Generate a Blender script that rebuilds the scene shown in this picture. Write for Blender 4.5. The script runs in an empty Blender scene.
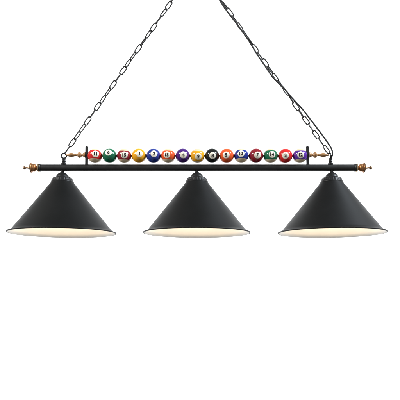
import bpy, bmesh, math, random
from mathutils import Vector, Matrix

random.seed(7)
PI = math.pi
S = 0.004                      # metres per unit of the measured layout
scene = bpy.context.scene
COL = scene.collection


def P(px, py, d=0.0):
    """layout units -> metres, on the vertical plane the lamp hangs in (d = depth towards the back)"""
    return Vector(((px - 200) * S, d * S, (200 - py) * S))


# ---------------------------------------------------------------- materials
def new_mat(name):
    m = bpy.data.materials.new(name)
    m.use_nodes = True
    nt = m.node_tree
    return m, nt, nt.nodes['Principled BSDF']


def bump(nt, b, scale, strength, dist=0.0005, detail=3):
    tc = nt.nodes.new('ShaderNodeTexCoord')
    n = nt.nodes.new('ShaderNodeTexNoise')
    n.inputs['Scale'].default_value = scale
    n.inputs['Detail'].default_value = detail
    bp = nt.nodes.new('ShaderNodeBump')
    bp.inputs['Strength'].default_value = strength
    bp.inputs['Distance'].default_value = dist
    nt.links.new(tc.outputs['Object'], n.inputs['Vector'])
    nt.links.new(n.outputs['Fac'], bp.inputs['Height'])
    nt.links.new(bp.outputs['Normal'], b.inputs['Normal'])
    return tc, n


def ramp(nt, src, stops):
    r = nt.nodes.new('ShaderNodeValToRGB')
    e = r.color_ramp.elements
    e[0].position, e[0].color = stops[0][0], (*stops[0][1], 1)
    e[1].position, e[1].color = stops[-1][0], (*stops[-1][1], 1)
    for p, c in stops[1:-1]:
        k = e.new(p)
        k.color = (*c, 1)
    nt.links.new(src, r.inputs['Fac'])
    return r


def noisy_mat(name, c0, c1, rough0, rough1, scale=40, metallic=0.0, spec=0.5,
              bump_scale=900, bump_strength=0.08, bump_dist=0.0003):
    m, nt, b = new_mat(name)
    tc, n = bump(nt, b, bump_scale, bump_strength, bump_dist)
    n2 = nt.nodes.new('ShaderNodeTexNoise')
    n2.inputs['Scale'].default_value = scale
    n2.inputs['Detail'].default_value = 5
    nt.links.new(tc.outputs['Object'], n2.inputs['Vector'])
    r = ramp(nt, n2.outputs['Fac'], [(0.3, c0), (0.7, c1)])
    nt.links.new(r.outputs['Color'], b.inputs['Base Color'])
    mr = nt.nodes.new('ShaderNodeMapRange')
    mr.inputs['To Min'].default_value = rough0
    mr.inputs['To Max'].default_value = rough1
    nt.links.new(n2.outputs['Fac'], mr.inputs['Value'])
    nt.links.new(mr.outputs['Result'], b.inputs['Roughness'])
    b.inputs['Metallic'].default_value = metallic
    b.inputs['Specular IOR Level'].default_value = spec
    return m


M_SHADE = noisy_mat('satin_black_enamel', (.0040, .0045, .0043), (.0054, .0058, .0058), .44, .60, scale=9, spec=.17,
                    bump_scale=1400, bump_strength=.06)
M_BLACK = noisy_mat('black_powder_coat', (.009, .009, .009), (.013, .013, .0125), .34, .46, scale=60, spec=.45,
                    bump_scale=1200, bump_strength=.10)
M_CAST = noisy_mat('black_cast_metal', (.009, .009, .009), (.013, .013, .0135), .34, .48, scale=80, spec=.24,
                   bump_scale=500, bump_strength=.15)
M_CHAIN = noisy_mat('black_chain_steel', (.012, .012, .012), (.022, .021, .02), .35, .5, scale=120, spec=.5,
                    bump_scale=700, bump_strength=.15)
M_CORD = noisy_mat('black_cord_rubber', (.012, .012, .012), (.016, .016, .016), .45, .55, scale=90, spec=.4,
                   bump_scale=900, bump_strength=.1)
M_LINING = noisy_mat('white_enamel_lining', (.80, .775, .72), (.83, .80, .745), .4, .5, scale=12, spec=.4)
M_CERAMIC = noisy_mat('white_ceramic', (.70, .69, .66), (.75, .74, .71), .3, .4, scale=20)
M_COPPER = noisy_mat('antique_copper', (.30, .135, .050), (.46, .215, .085), .30, .46, scale=150, metallic=.75,
                     bump_scale=600, bump_strength=.12)
M_BRONZE = noisy_mat('aged_bronze', (.17, .10, .055), (.28, .165, .09), .30, .45, scale=200, metallic=.7)
M_BRASS = noisy_mat('pale_brass_edge', (.55, .40, .22), (.66, .50, .30), .22, .34, scale=120, metallic=.85)

# turned wood spindles: grain stretched along their length
M_WOOD, nt, b = new_mat('turned_wood')
tc, n = bump(nt, b, 400, .08)
mp = nt.nodes.new('ShaderNodeMapping')
mp.inputs['Scale'].default_value = (60, 420, 420)
n2 = nt.nodes.new('ShaderNodeTexNoise')
n2.inputs['Scale'].default_value = 1.0
n2.inputs['Detail'].default_value = 5
nt.links.new(tc.outputs['Object'], mp.inputs['Vector'])
nt.links.new(mp.outputs['Vector'], n2.inputs['Vector'])
r = ramp(nt, n2.outputs['Fac'], [(.3, (.23, .108, .038)), (.52, (.36, .185, .072)), (.72, (.46, .26, .115))])
nt.links.new(r.outputs['Color'], b.inputs['Base Color'])
b.inputs['Roughness'].default_value = .34
b.inputs['Metallic'].default_value = .1

# lit bulb
M_BULB, nt, b = new_mat('lit_frosted_bulb')
b.inputs['Base Color'].default_value = (.9, .88, .82, 1)
b.inputs['Roughness'].default_value = .4
b.inputs['Emission Color'].default_value = (1, .83, .62, 1)
BULB_STRENGTH = 62.0
b.inputs['Emission Strength'].default_value = BULB_STRENGTH

M_BACKDROP, nt, b = new_mat('white_studio_paper')
bump(nt, b, 60, .05)
b.inputs['Base Color'].default_value = (.88, .88, .88, 1)
b.inputs['Roughness'].default_value = .9
b.inputs['Specular IOR Level'].default_value = .1


def ball_mat(name, colour, striped):
    m, nt, b = new_mat(name)
    tc = nt.nodes.new('ShaderNodeTexCoord')
    n = nt.nodes.new('ShaderNodeTexNoise')
    n.inputs['Scale'].default_value = 45
    n.inputs['Detail'].default_value = 4
    nt.links.new(tc.outputs['Object'], n.inputs['Vector'])
    c0 = tuple(c * .93 for c in colour)
    c1 = tuple(min(1, c * 1.06) for c in colour)
    r = ramp(nt, n.outputs['Fac'], [(.35, c0), (.65, c1)])
    out = r.outputs['Color']
    if striped:
        sep = nt.nodes.new('ShaderNodeSeparateXYZ')
        nt.links.new(tc.outputs['Object'], sep.inputs[0])
        ab = nt.nodes.new('ShaderNodeMath')
        ab.operation = 'ABSOLUTE'
        nt.links.new(sep.outputs['Z'], ab.inputs[0])
        mr = nt.nodes.new('ShaderNodeMapRange')
        edge = BR * math.sin(math.radians(striped))
        mr.inputs['From Min'].default_value = edge - .00018
        mr.inputs['From Max'].default_value = edge + .00018
        nt.links.new(ab.outputs[0], mr.inputs['Value'])
        mx = nt.nodes.new('ShaderNodeMix')
        mx.data_type = 'RGBA'
        nt.links.new(mr.outputs['Result'], mx.inputs['Factor'])
        nt.links.new(out, mx.inputs['A'])
        rc = ramp(nt, n.outputs['Fac'], [(.35, (.66, .53, .34)), (.65, (.74, .60, .40))])
        nt.links.new(rc.outputs['Color'], mx.inputs['B'])
        out = mx.outputs['Result']
    nt.links.new(out, b.inputs['Base Color'])
    b.inputs['Roughness'].default_value = .13
    b.inputs['Specular IOR Level'].default_value = .5
    return m


# ---------------------------------------------------------------- mesh helpers
def link_mesh(name, bm, mats, parent=None, smooth=True, matrix=None, autosmooth=35):
    me = bpy.data.meshes.new(name)
    bmesh.ops.recalc_face_normals(bm, faces=bm.faces[:])
    bm.to_mesh(me)
    bm.free()
    for m in (mats if isinstance(mats, (list, tuple)) else [mats]):
        me.materials.append(m)
    if smooth:
        for p in me.polygons:
            p.use_smooth = True
        me.set_sharp_from_angle(angle=math.radians(autosmooth))
    o = bpy.data.objects.new(name, me)
    COL.objects.link(o)
    if parent:
        o.parent = parent
    if matrix is not None:
        o.matrix_local = matrix
    return o


def lathe(bm, prof, seg=64, axis='Z', mod=None, mat=0):
    """revolve (radius, height) pairs; radius 0 closes the end. mod(angle, radius, height) may alter the radius"""
    rings = []
    for r, h in prof:
        if r <= 1e-9:
            v = (0, 0, h) if axis == 'Z' else (h, 0, 0)
            rings.append([bm.verts.new(v)])
            continue
        ring = []
        for k in range(seg):
            a = 2 * PI * k / seg
            rr = mod(a, r, h) if mod else r
            c, s = rr * math.cos(a), rr * math.sin(a)
            ring.append(bm.verts.new((c, s, h) if axis == 'Z' else (h, c, s)))
        rings.append(ring)
    for A, B in zip(rings, rings[1:]):
        for k in range(seg):
            k2 = (k + 1) % seg
            if len(A) == 1 and len(B) == 1:
                continue
            if len(A) == 1:
                f = bm.faces.new((A[0], B[k], B[k2]))
            elif len(B) == 1:
                f = bm.faces.new((A[k], A[k2], B[0]))
            else:
                f = bm.faces.new((A[k], A[k2], B[k2], B[k]))
            f.material_index = mat
    return rings


def tube(bm, pts, rad, seg=12, closed=False):
    n = len(pts)
    rings = []
    prev = None
    for i, p in enumerate(pts):
        if closed:
            t = (pts[(i + 1) % n] - pts[i - 1]).normalized()
        else:
            t = (pts[min(i + 1, n - 1)] - pts[max(i - 1, 0)]).normalized()
        if prev is None:
            ref = Vector((0, 1, 0)) if abs(t.y) < .9 else Vector((1, 0, 0))
            u = t.cross(ref).normalized()
        else:
            u = (prev - t * prev.dot(t)).normalized()
        prev = u
        w = t.cross(u)
        rings.append([bm.verts.new(p + rad * (math.cos(2 * PI * k / seg) * u + math.sin(2 * PI * k / seg) * w))
                      for k in range(seg)])
    m = n if closed else n - 1
    for i in range(m):
        A, B = rings[i], rings[(i + 1) % n]
        for k in range(seg):
            bm.faces.new((A[k], A[(k + 1) % seg], B[(k + 1) % seg], B[k]))
    if not closed:
        bm.faces.new(rings[0][::-1])
        bm.faces.new(rings[-1])


def spline(pts, per=10):
    out = []
    n = len(pts)
    for i in range(n - 1):
        p0, p1, p2, p3 = pts[max(i - 1, 0)], pts[i], pts[i + 1], pts[min(i + 2, n - 1)]
        for k in range(per):
            t = k / per
            out.append(.5 * ((2 * p1) + (p2 - p0) * t + (2 * p0 - 5 * p1 + 4 * p2 - p3) * t * t
                             + (3 * p1 - p0 - 3 * p2 + p3) * t ** 3))
    out.append(pts[-1])
    return out


def smooth_profile(prof, per=6):
    v = [Vector((r, h, 0)) for r, h in prof]
    return [(max(p.x, 0.0), p.y) for p in spline(v, per)]


def sc(prof):
    return [(r * S, h * S) for r, h in prof]


def tag(o, label=None, cat=None, group=None, kind=None):
    if label:
        o['label'] = label
    if cat:
        o['category'] = cat
    if group:
        o['group'] = group
    if kind:
        o['kind'] = kind
    return o


# ---------------------------------------------------------------- setting: the white paper behind
bm = bmesh.new()
v = [bm.verts.new(c) for c in ((-12, 4, -6), (12, 4, -6), (12, 4, 8), (-12, 4, 8),
                               (-12, 4.05, -6), (12, 4.05, -6), (12, 4.05, 8), (-12, 4.05, 8))]
for f in ((0, 1, 2, 3), (4, 5, 6, 7), (0, 1, 5, 4), (1, 2, 6, 5), (2, 3, 7, 6), (3, 0, 4, 7)):
    bm.faces.new([v[i] for i in f])
tag(link_mesh('backdrop', bm, M_BACKDROP, smooth=False), kind='structure')

# ---------------------------------------------------------------- the pendant light
BEAM_Y = 167.8
root = bpy.data.objects.new('pendant_light', None)
root.location = P(197, BEAM_Y)
root.empty_display_size = .05
COL.objects.link(root)
tag(root, 'long black billiard pendant light with three cone shades and copper finials', 'pendant light')


def at(px, py, d=0.0):
    return Matrix.Translation(P(px, py, d) - P(197, BEAM_Y))


# beam: a round tube with a turned-over collar at each end
R = 3.3
L0, L1 = 39.2, 356.0
h = (L1 - L0) / 2
prof = [(0, -h), (3.75, -h), (3.95, -h + .25), (3.95, -h + 1.4), (3.75, -h + 1.65), (R, -h + 1.75),
        (R, h - 1.75), (3.75, h - 1.65), (3.95, h - 1.4), (3.95, h - .25), (3.75, h), (0, h)]
bm = bmesh.new()
lathe(bm, sc(prof), 64, 'X')
beam = link_mesh('beam', bm, M_BLACK, root, matrix=at((L0 + L1) / 2, BEAM_Y))

# finials (profile runs outwards from the beam end)
fin_body = [(2.0, 1.55), (2.0, 1.9), (2.35, 2.6), (3.2, 3.2), (3.75, 3.9), (3.95, 4.9), (3.9, 6.2), (4.1, 6.9), (4.35, 7.25)]
fin = [(0, 0), (4.0, 0)] + [(4.2, .3), (4.2, 1.0), (3.6, 1.3), (2.3, 1.45)] + smooth_profile(fin_body, 4) + \
      [(4.95, 7.35), (5.0, 7.6), (5.0, 8.3), (4.8, 8.55), (3.4, 8.75), (2.0, 9.1), (1.35, 9.7)]
tip = smooth_profile([(1.35, 9.7), (1.05, 10.6), (.85, 12), (.85, 13.1)], 4)
for i in range(0, 15):
    a = -PI / 2 + .55 + (PI - .55) * i / 14
    tip.append((1.6 * math.cos(a), 14.6 + 1.6 * math.sin(a)))
tip[-1] = (0, tip[-1][1])


def make_finial(sign, px):
    bm = bmesh.new()
    lathe(bm, [(r * S, sign * x * S) for r, x in fin], 48, 'X')
    for f in bm.faces:
        cx = abs(f.calc_center_median().x) / S
        f.material_index = 1 if cx < 1.25 else (2 if 7.3 < cx < 8.7 else 0)
    lathe(bm, [(r * S, sign * x * S) for r, x in tip], 32, 'X', mat=2)
    return link_mesh('finial', bm, [M_COPPER, M_BRASS, M_BRONZE], root, matrix=at(px, BEAM_Y))


make_finial(-1, L0 - .05)
make_finial(1, L1 + .05)

# retaining posts at both ends of the row of balls: flat bars with rounded tops
AX_Y = 155.3


def make_post(px, lean):
    bm = bmesh.new()
    w, t, zb, zt = 1.35, 1.5, 0.0, 18.9
    outl = [(-w, zb), (w, zb), (w, zt - 1.0)]
    for k in range(1, 8):
        a = PI * k / 8
        outl.append((w * math.cos(a), zt - 1.0 + 1.0 * math.sin(a)))
    outl.append((-w, zt - 1.0))
    f = bm.faces.new([bm.verts.new((x * S, -t * S, z * S)) for x, z in outl])
    ex = bmesh.ops.extrude_face_region(bm, geom=[f])
    bmesh.ops.translate(bm, vec=(0, 2 * t * S, 0), verts=[g for g in ex['geom'] if isinstance(g, bmesh.types.BMVert)])
    bmesh.ops.bevel(bm, geom=bm.edges[:], offset=.3 * S, segments=2, affect='EDGES', clamp_overlap=True)
    return link_mesh('retaining_post', bm, M_BLACK, root, matrix=at(px, 165.2) @ Matrix.Rotation(lean, 4, 'Y'))


PL, PR = 86.75, 307.9
make_post(PL, math.radians(.5))
make_post(PR, math.radians(-2.2))

# thin rod the balls are threaded on
bm = bmesh.new()
rl = (PR - PL) / 2
lathe(bm, sc([(0, -rl), (.8, -rl), (.8, rl), (0, rl)]), 20, 'X')
link_mesh('ball_rod', bm, M_BRONZE, root, matrix=at((PL + PR) / 2, AX_Y + .6))

# turned wooden spindles between post and hook (profile runs outwards from the post)
spi = [(2.75, 1.35), (2.7, 1.9), (2.3, 2.9), (1.65, 3.9), (1.45, 4.6), (1.7, 5.2), (2.6, 6.1), (3.0, 7.2), (2.6, 8.3), (1.75, 9.1), (1.2, 9.8),
       (1.15, 10.6), (1.45, 12.2), (1.95, 14.2), (2.05, 15.6), (1.8, 17.2), (1.35, 18.9), (1.0, 20.0), (.9, 20.8)]
for px, sg in ((PL, -1), (PR, 1)):
    bm = bmesh.new()
    pr = [(0, 1.35)] + smooth_profile(spi, 4) + [(0, 20.9)]
    lathe(bm, [(r_ * S, sg * x_ * S) for r_, x_ in pr], 40, 'X')
    link_mesh('spindle', bm, M_WOOD, root, matrix=at(px, AX_Y - .3))

# chain hooks: eye ring on a collared stem through the beam
CAPX = (64.2, 196.9, 330.2)
for px, ang in ((CAPX[0] - .4, math.radians(8)), (CAPX[2] + .3, math.radians(72))):
    bm = bmesh.new()
    pr = [(0, -2.9), (1.5, -2.9), (1.5, 2.6), (1.9, 2.7), (1.9, 3.4), (2.5, 3.45), (2.6, 3.7), (2.6, 4.2), (2.4, 4.5), (1.75, 4.7), (1.6, 5.0), (1.9, 5.4),
          (2.1, 5.9), (2.15, 6.6), (1.95, 7.0), (1.75, 7.4), (1.75, 8.3), (1.95, 8.7), (1.9, 9.2), (1.5, 9.6), (0, 9.7)]
    lathe(bm, sc(pr), 40, 'Z')
    hook = link_mesh('chain_hook', bm, M_CAST, root, matrix=at(px, BEAM_Y))
    bm = bmesh.new()
    ring = [Vector((2.55 * math.cos(2 * PI * k / 36) * S, 0, 2.35 * math.sin(2 * PI * k / 36) * S)) for k in range(36)]
    tube(bm, ring, .75 * S, 14, closed=True)
    link_mesh('eye_ring', bm, M_CAST, hook, matrix=Matrix.Translation((0, 0, 11.9 * S)) @ Matrix.Rotation(ang, 4, 'Z'))

# lamp shades -----------------------------------------------------------
RIM_Y = 232.2
TOP = 183.0
H = RIM_Y - TOP           # heights below are measured down from y = 183


def shade_parts():
    """meshes of one shade; local origin is on the beam axis above it, z down = negative"""
    def z(py):
        if py > 183:
            py = 183 + (py - 183) * 1.013
        return -(py - BEAM_Y)
    out = {}
    # black outer shell with rolled lip
    op = [(11.3, z(182.6)), (12.0, z(183.7)), (30.0, z(206.2)), (48.2, z(228.7)), (49.6, z(230.1)), (51.3, z(231.1)), (52.9, z(231.55))]
    lip = []
    for k in range(0, 13):
        a = PI / 2 - PI * 1.25 * k / 12
        lip.append((53.0 + .6 * math.cos(a), z(232.1) + .6 * math.sin(a)))
    ip = [(52.3, z(232.1)), (51.1, z(231.6)), (49.3, z(230.6)), (47.8, z(229.2)), (29.6, z(206.7)), (11.2, z(184.1)), (10.6, z(182.6))]
    bm = bmesh.new()
    lathe(bm, sc(op + lip + ip + [op[0]]), 160)
    out['lamp_shade'] = (bm, M_SHADE)
    # white lining a little inside
    lp = [(52.3, z(232.45)), (51.0, z(231.85)), (49.2, z(230.85)), (47.6, z(229.4)), (29.4, z(206.95)), (11.0, z(184.4)), (0, z(184.3))]
    lq = [(0, z(184.45)), (10.9, z(184.55)), (29.2, z(207.1)), (47.4, z(229.55)), (49.05, z(231.0)), (50.95, z(232.05)), (52.35, z(232.62))]
    bm = bmesh.new()
    lathe(bm, sc(lp + lq + [lp[0]]), 160)
    out['lining'] = (bm, M_LINING)
    # cap: nipple, dome and a beaded gallery ring
    cp = [(0, z(170.7)), (1.75, z(170.7)), (1.75, z(172.2)), (2.3, z(172.5))] + \
        smooth_profile([(2.8, z(172.8)), (4.2, z(173.7)), (5.5, z(175.0)), (6.3, z(176.4)), (6.7, z(177.4))], 4)
    bm = bmesh.new()
    lathe(bm, sc(cp + [(7.0, z(177.6)), (7.0, z(178.6)), (0, z(178.6))]), 64)

    def flute(a, r_, h_):
        w = .13 * S * math.cos(a * 26) * max(0.0, min(1.0, (r_ / S - 7.6) / 1.6)) * (1 if r_ / S < 11.1 else 0)
        return r_ + w
    gp = smooth_profile([(7.0, z(177.45)), (8.5, z(177.7)), (9.5, z(178.4)), (10.0, z(179.4)), (10.35, z(180.4)), (10.9, z(181.3)), (11.15, z(181.8))], 4)
    lathe(bm, sc(gp + [(11.3, z(182.1)), (11.35, z(182.5)), (11.2, z(182.75)), (7.0, z(182.75)), (7.0, z(177.45))]), 208, mod=flute)
    out['cap'] = (bm, M_CAST)
    # lamp holder and bulb, inside
    bm = bmesh.new()
    lathe(bm, sc([(0, z(184.5)), (5.0, z(184.5)), (5.0, z(203)), (4.5, z(204)), (0, z(204))]), 40)
    out['lamp_holder'] = (bm, M_CERAMIC)
    bp = [(0, z(204.1)), (3.2, z(204.1)), (3.4, z(206.5)), (4.2, z(209))]
    for k in range(1, 15):
        a = math.radians(40) - math.radians(130) * k / 14
        bp.append((6.6 * math.cos(a), z(214.5) + 6.6 * math.sin(a)))
    bp[-1] = (0, bp[-1][1])
    bm = bmesh.new()
    lathe(bm, sc(bp), 40)
    out['bulb'] = (bm, M_BULB)
    return out


parts = shade_parts()
protos = {}
bmS, mS = parts.pop('lamp_shade')
shade0 = link_mesh('lamp_shade', bmS, mS, root, autosmooth=50)
kids0 = [link_mesh(k, bm_, m_, shade0, autosmooth=50) for k, (bm_, m_) in parts.items()]
for i, (px, tilt) in enumerate(zip((CAPX[0] - 1.7, CAPX[1], CAPX[2] + 1.5), (.1, 0.1, 0))):
    if i == 0:
        sh = shade0
    else:
        sh = shade0.copy()
        COL.objects.link(sh)
        sh.parent = root
        for c in kids0:
            d = c.copy()
            COL.objects.link(d)
            d.parent = sh
    sh.matrix_local = at(px, BEAM_Y) @ Matrix.Rotation(math.radians(tilt), 4, 'Y') @ Matrix.Rotation(i * 1.1, 4, 'Z')

# ---------------------------------------------------------------- billiard balls
BR = 7.27 * S
CAM = P(200, 286.5, -570)
RED, GREEN, MAROON = (.62, .020, .018), (.006, .135, .060), (.25, .012, .022)
YELLOW, BLUE, ORANGE = (.80, .36, .010), (.012, .035, .25), (.78, .095, .018)
PURPLE, BLACK, PURPLE2 = (.060, .014, .17), (.008, .010, .009), (.095, .025, .30)
M_DISC = noisy_mat('ball_number_disc', (.80, .755, .62), (.85, .81, .69), .3, .35, scale=40)
M_INK = noisy_mat('ball_ink', (.008, .008, .008), (.012, .012, .012), .2, .25, scale=40)
BALLS = [  # number, colour, striped, number offset (right, down), in-plane turn, label
    ('11', RED, 36, (.5, -2.2), 3, 'red striped number 11 ball at the end touching the left post'),
    ('6', GREEN, 0, (-1.2, -3.6), -6, 'solid green number 6 ball between the red and maroon striped balls'),
    ('15', MAROON, 36, (0, -1.2), 2, 'maroon striped number 15 ball between the green and yellow solids'),
    ('1', YELLOW, 0, (.6, -2.4), 5, 'solid yellow number 1 ball next to the solid blue ball'),
    ('2', BLUE, 0, (.5, -2.4), 0, 'solid blue number 2 ball'),
    ('13', ORANGE, 36, (-1.4, -1.3), 2, 'orange striped number 13 ball'),
    ('4', PURPLE, 0, (.6, -1.1), 0, 'solid purple number 4 ball'),
    ('9', YELLOW, 43, (.9, .4), 0, 'yellow striped number 9 ball in the middle of the row'),
    ('8', BLACK, 0, (.6, -.4), 3, 'solid black number 8 ball'),
    ('5', ORANGE, 0, (-.6, -1.1), 4, 'solid orange number 5 ball next to the black ball'),
    ('10', BLUE, 36, (-.3, -2.4), 0, 'blue striped number 10 ball'),
    ('7', MAROON, 0, (1.7, -.9), 2, 'solid maroon number 7 ball'),
    ('14', GREEN, 36, (1.6, -1.6), 0, 'green striped number 14 ball'),
    ('3', RED, 0, (.3, -.7), -3, 'solid red number 3 ball beside the purple striped ball'),
    ('12', PURPLE2, 36, (.9, -1.2), 0, 'purple striped number 12 ball at the end touching the right post'),
]


def digits_mesh(txt):
    cu = bpy.data.curves.new('numeral', 'FONT')
    cu.body = txt
    cu.align_x = 'CENTER'
    cu.size = 1.0
    cu.offset = .052
    cu.resolution_u = 5
    ob = bpy.data.objects.new('numeral', cu)
    COL.objects.link(ob)
    dg = bpy.context.evaluated_depsgraph_get()
    me = bpy.data.meshes.new_from_object(ob.evaluated_get(dg))
    bpy.data.objects.remove(ob)
    bpy.data.curves.remove(cu)
    xs = [v.co.x for v in me.vertices]
    ys = [v.co.y for v in me.vertices]
    cx, cy = (min(xs) + max(xs)) / 2, (min(ys) + max(ys)) / 2
    hgt = max(ys) - min(ys)
    wid = max(xs) - min(xs)
    target_h = 3.75 * S
    k = target_h / hgt
    kx = min(k * .95, 4.6 * S / wid)
    pts = [((v.co.x - cx) * kx, (v.co.y - cy) * k) for v in me.vertices]
    faces = [list(p.vertices) for p in me.polygons]
    bpy.data.meshes.remove(me)
    return pts, faces


def on_sphere(x, z, r_):
    return Vector((x, -math.sqrt(max(r_ * r_ - x * x - z * z, 1e-12)), z))


N = len(BALLS)
for i, (num, colour, striped, (ox, oy), turn, label) in enumerate(BALLS):
    bm = bmesh.new()
    bmesh.ops.create_uvsphere(bm, u_segments=64, v_segments=40, radius=BR)
    ball = link_mesh('billiard_ball', bm, ball_mat('ball_' + num, colour, striped))
    c = P(95.0 + i * (299.9 - 95.0) / (N - 1), 155.95 + random.uniform(-.12, .12))
    vdir = (CAM - c).normalized()
    right = Vector((0, 0, 1)).cross(vdir).normalized()
    up = vdir.cross(right)
    a, b_ = ox * S / BR, -oy * S / BR
    nrm = (right * a + up * b_ + vdir * math.sqrt(1 - a * a - b_ * b_)).normalized()
    yv = -nrm
    zv = (Vector((0, 0, 1)) - yv * yv.z).normalized()
    xv = yv.cross(zv)
    rot = Matrix((xv, yv, zv)).transposed().to_4x4() @ Matrix.Rotation(math.radians(turn), 4, 'Y')
    ball.matrix_world = Matrix.Translation(c) @ rot
    tag(ball, label, 'billiard ball', 'billiard balls in the row on the beam')
    # number disc with its numeral, lying on the surface
    bm = bmesh.new()
    rd = 3.35 * S
    r1 = BR * 1.003
    prev = None
    centre = bm.verts.new(on_sphere(0, 0, r1))
    for j in range(1, 7):
        ring = [bm.verts.new(on_sphere(rd * j / 6 * math.cos(2 * PI * k / 40), rd * j / 6 * math.sin(2 * PI * k / 40), r1)) for k in range(40)]
        for k in range(40):
            k2 = (k + 1) % 40
            if prev is None:
                bm.faces.new((centre, ring[k], ring[k2]))
            else:
                bm.faces.new((prev[k], ring[k], ring[k2], prev[k2]))
        prev = ring
    low = [bm.verts.new(on_sphere(v.co.x * 1.01, v.co.z * 1.01, BR * .997)) for v in prev]
    for k in range(40):
        bm.faces.new((prev[k], low[k], low[(k + 1) % 40], prev[(k + 1) % 40]))
    pts, faces = digits_mesh(num)
    b2 = bmesh.new()
    vs = [b2.verts.new((x, 0, z)) for x, z in pts]
    for f in faces:
        try:
            b2.faces.new([vs[q] for q in f])
        except ValueError:
            pass
    bmesh.ops.triangulate(b2, faces=b2.faces[:])
    for _ in range(2):
        bmesh.ops.subdivide_edges(b2, edges=[e for e in b2.edges if e.calc_length() > .5 * S], cuts=1)
        bmesh.ops.triangulate(b2, faces=b2.faces[:])
    mp_ = {v: bm.verts.new(on_sphere(v.co.x, v.co.z, BR * 1.0065)) for v in b2.verts}
    for f in b2.faces:
        try:
            bm.faces.new([mp_[v] for v in f.verts]).material_index = 1
        except ValueError:
            pass
    b2.free()
    for f in bm.faces:
        if f.normal.dot(f.calc_center_median()) < 0:
            f.normal_flip()
    link_mesh('number_disc', bm, [M_DISC, M_INK], ball)

# ---------------------------------------------------------------- chains
WIRE, HW, HS = .60, 1.60, 3.1
pts = []
for k in range(0, 15):                      # rounded end
    a = PI * k / 14
    pts.append(Vector((HW * math.cos(a) * S, 0, (HS + 1.12 * HW * math.sin(a)) * S)))
for k in range(1, 8):                       # slightly bowed side
    t = k / 8
    pts.append(Vector((-(HW + .17 * math.sin(PI * t)) * S, 0, HS * (1 - 2 * t) * S)))
for k in range(0, 15):
    a = PI + PI * k / 14
    pts.append(Vector((HW * math.cos(a) * S, 0, (-HS + 1.12 * HW * math.sin(a)) * S)))
for k in range(1, 8):
    t = k / 8
    pts.append(Vector(((HW + .17 * math.sin(PI * t)) * S, 0, -HS * (1 - 2 * t) * S)))
bm = bmesh.new()
tube(bm, pts, WIRE * S, 12, closed=True)
link0 = link_mesh('link', bm, M_CHAIN)
LINK = link0.data
bpy.data.objects.remove(link0)


def make_chain(a, b_, rolls, extra, label):
    A, B = P(*a), P(*b_)
    u = (B - A).normalized()
    n0 = (len(rolls) - 1)
    step = (B - A) / n0
    rootc = bpy.data.objects.new('hanging_chain', None)
    rootc.location = A
    rootc.empty_display_size = .03
    COL.objects.link(rootc)
    tag(rootc, label, 'chain', 'chains holding the pendant light')
    y = (A + B) / 2 - CAM
    y = (y - u * y.dot(u)).normalized()
    x = y.cross(u).normalized()
    base = Matrix((x, y, u)).transposed().to_4x4()
    allr = list(rolls) + [85 if k % 2 == 0 else 5 for k in range(extra)]
    for i, ro in enumerate(allr):
        o = bpy.data.objects.new('link', LINK)
        COL.objects.link(o)
        o.parent = rootc
        sway = Vector((random.uniform(-.12, .12), random.uniform(-.15, .15), 0)) * S
        o.matrix_local = Matrix.Translation(step * i + sway) @ base @ \
            Matrix.Rotation(math.radians(random.uniform(-1.5, 1.5)), 4, 'Y') @ Matrix.Rotation(math.radians(ro), 4, 'Z')


make_chain((67.3, 149.9), (168.7, 5.5),
           [86, -8, 46, -46, 5, 82, -5, 46, -60, 3, 82, -6, 46, -60, 2, -70, 48, -4, 82, -46, 4], 5,
           'bare black steel chain slanting up from the left hook')
make_chain((326.3, 149.3), (224.7, 5.2),
           [35, -84, 6, 84, 4, -76, 6, 86, -60, 66, -48, 70, -5, 85, 28, -70, 66, -44, 74, -4, 72], 5,
           'black steel chain with a black cord running along it, up from the right hook')

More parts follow.
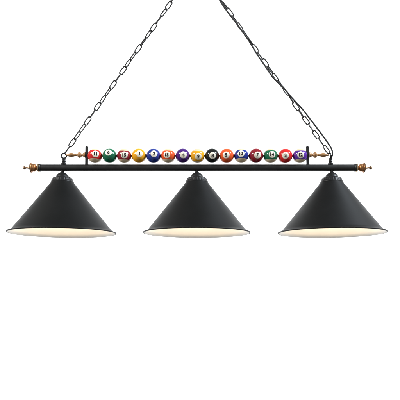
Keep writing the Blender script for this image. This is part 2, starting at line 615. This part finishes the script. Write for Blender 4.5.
# power cord
cp = [(330.4, 159.5, -.6), (331.3, 157.2, -1.6), (332.1, 154.5, -1.9), (331.7, 151.0, -1.9), (328.8, 145.2, -1.7), (318.8, 131.2, -1.6),
      (307.4, 116.4, -1.7), (301.2, 108.7, -2.0), (292.6, 99.6, -2.1), (287.2, 93.2, -2.2), (282.6, 87.9, -2.2), (277.3, 82.8, -2.0), (272.0, 77.0, -1.7),
      (265.0, 66.6, -1.4), (257.5, 55.6, -1.3), (248.9, 41.4, -1.2), (246.1, 37.6, -1.5), (237.4, 25.4, -1.6), (230.0, 15.8, -1.4),
      (223.7, 7.2, -1.2), (219.2, 0.0, -1.2), (212, -11, -1.4), (205, -22, -1.6)]
bm = bmesh.new()
tube(bm, spline([P(*c) for c in cp], 8), .84 * S, 14)
tag(link_mesh('power_cord', bm, M_CORD), 'thin black power cord winding down beside the right chain', 'cord')

# ---------------------------------------------------------------- camera
cam = bpy.data.cameras.new('camera')
cam.sensor_fit = 'HORIZONTAL'
cam.sensor_width = 36
cam.lens = 36 * 570 / 400
cam.shift_y = 86.5 / 400
cam.clip_start = .05
cam.clip_end = 100
co = bpy.data.objects.new('camera', cam)
co.location = CAM
co.rotation_euler = (PI / 2, 0, 0)
COL.objects.link(co)
scene.camera = co


# ---------------------------------------------------------------- studio lamps
def area(name, loc, target, sx, sy, power, colour=(1, 1, 1)):
    l = bpy.data.lights.new(name, 'AREA')
    l.shape = 'RECTANGLE'
    l.size, l.size_y = sx, sy
    l.energy = power
    l.color = colour
    o = bpy.data.objects.new(name, l)
    o.location = loc
    d = Vector(target) - Vector(loc)
    o.rotation_euler = d.to_track_quat('-Z', 'Y').to_euler()
    COL.objects.link(o)
    return o


# two long strips wash the paper to pure white
BACK_POWER = 450
area('backdrop_lamp_top', (0, 1.2, 2.3), (0, 4, 2.3), 20, .7, BACK_POWER)
area('backdrop_lamp_low', (0, 1.2, -1.9), (0, 4, -1.9), 20, .7, BACK_POWER)
# key softbox, high on the right in front; broad weaker one on the left
area('key_softbox', (4.0, -1.35, 3.5), (0, 0, .1), 1.0, 1.0, 500, (.83, .91, 1))
area('fill_softbox', (-3.4, -1.9, 2.2), (-.1, 0, .05), .9, .9, 190, (1, .98, .95))

w = bpy.data.worlds.new('World')
scene.world = w
w.use_nodes = True
bg = w.node_tree.nodes['Background']
bg.inputs['Color'].default_value = (1, 1, 1, 1)
bg.inputs['Strength'].default_value = .30

vs_ = scene.view_settings
scene.display_settings.display_device = 'sRGB'
vs_.view_transform = 'Standard'
vs_.look = 'None'
vs_.exposure = 0
vs_.gamma = 1
vs_.use_curve_mapping = False
scene.cycles.use_denoising = True
scene.cycles.max_bounces = 10
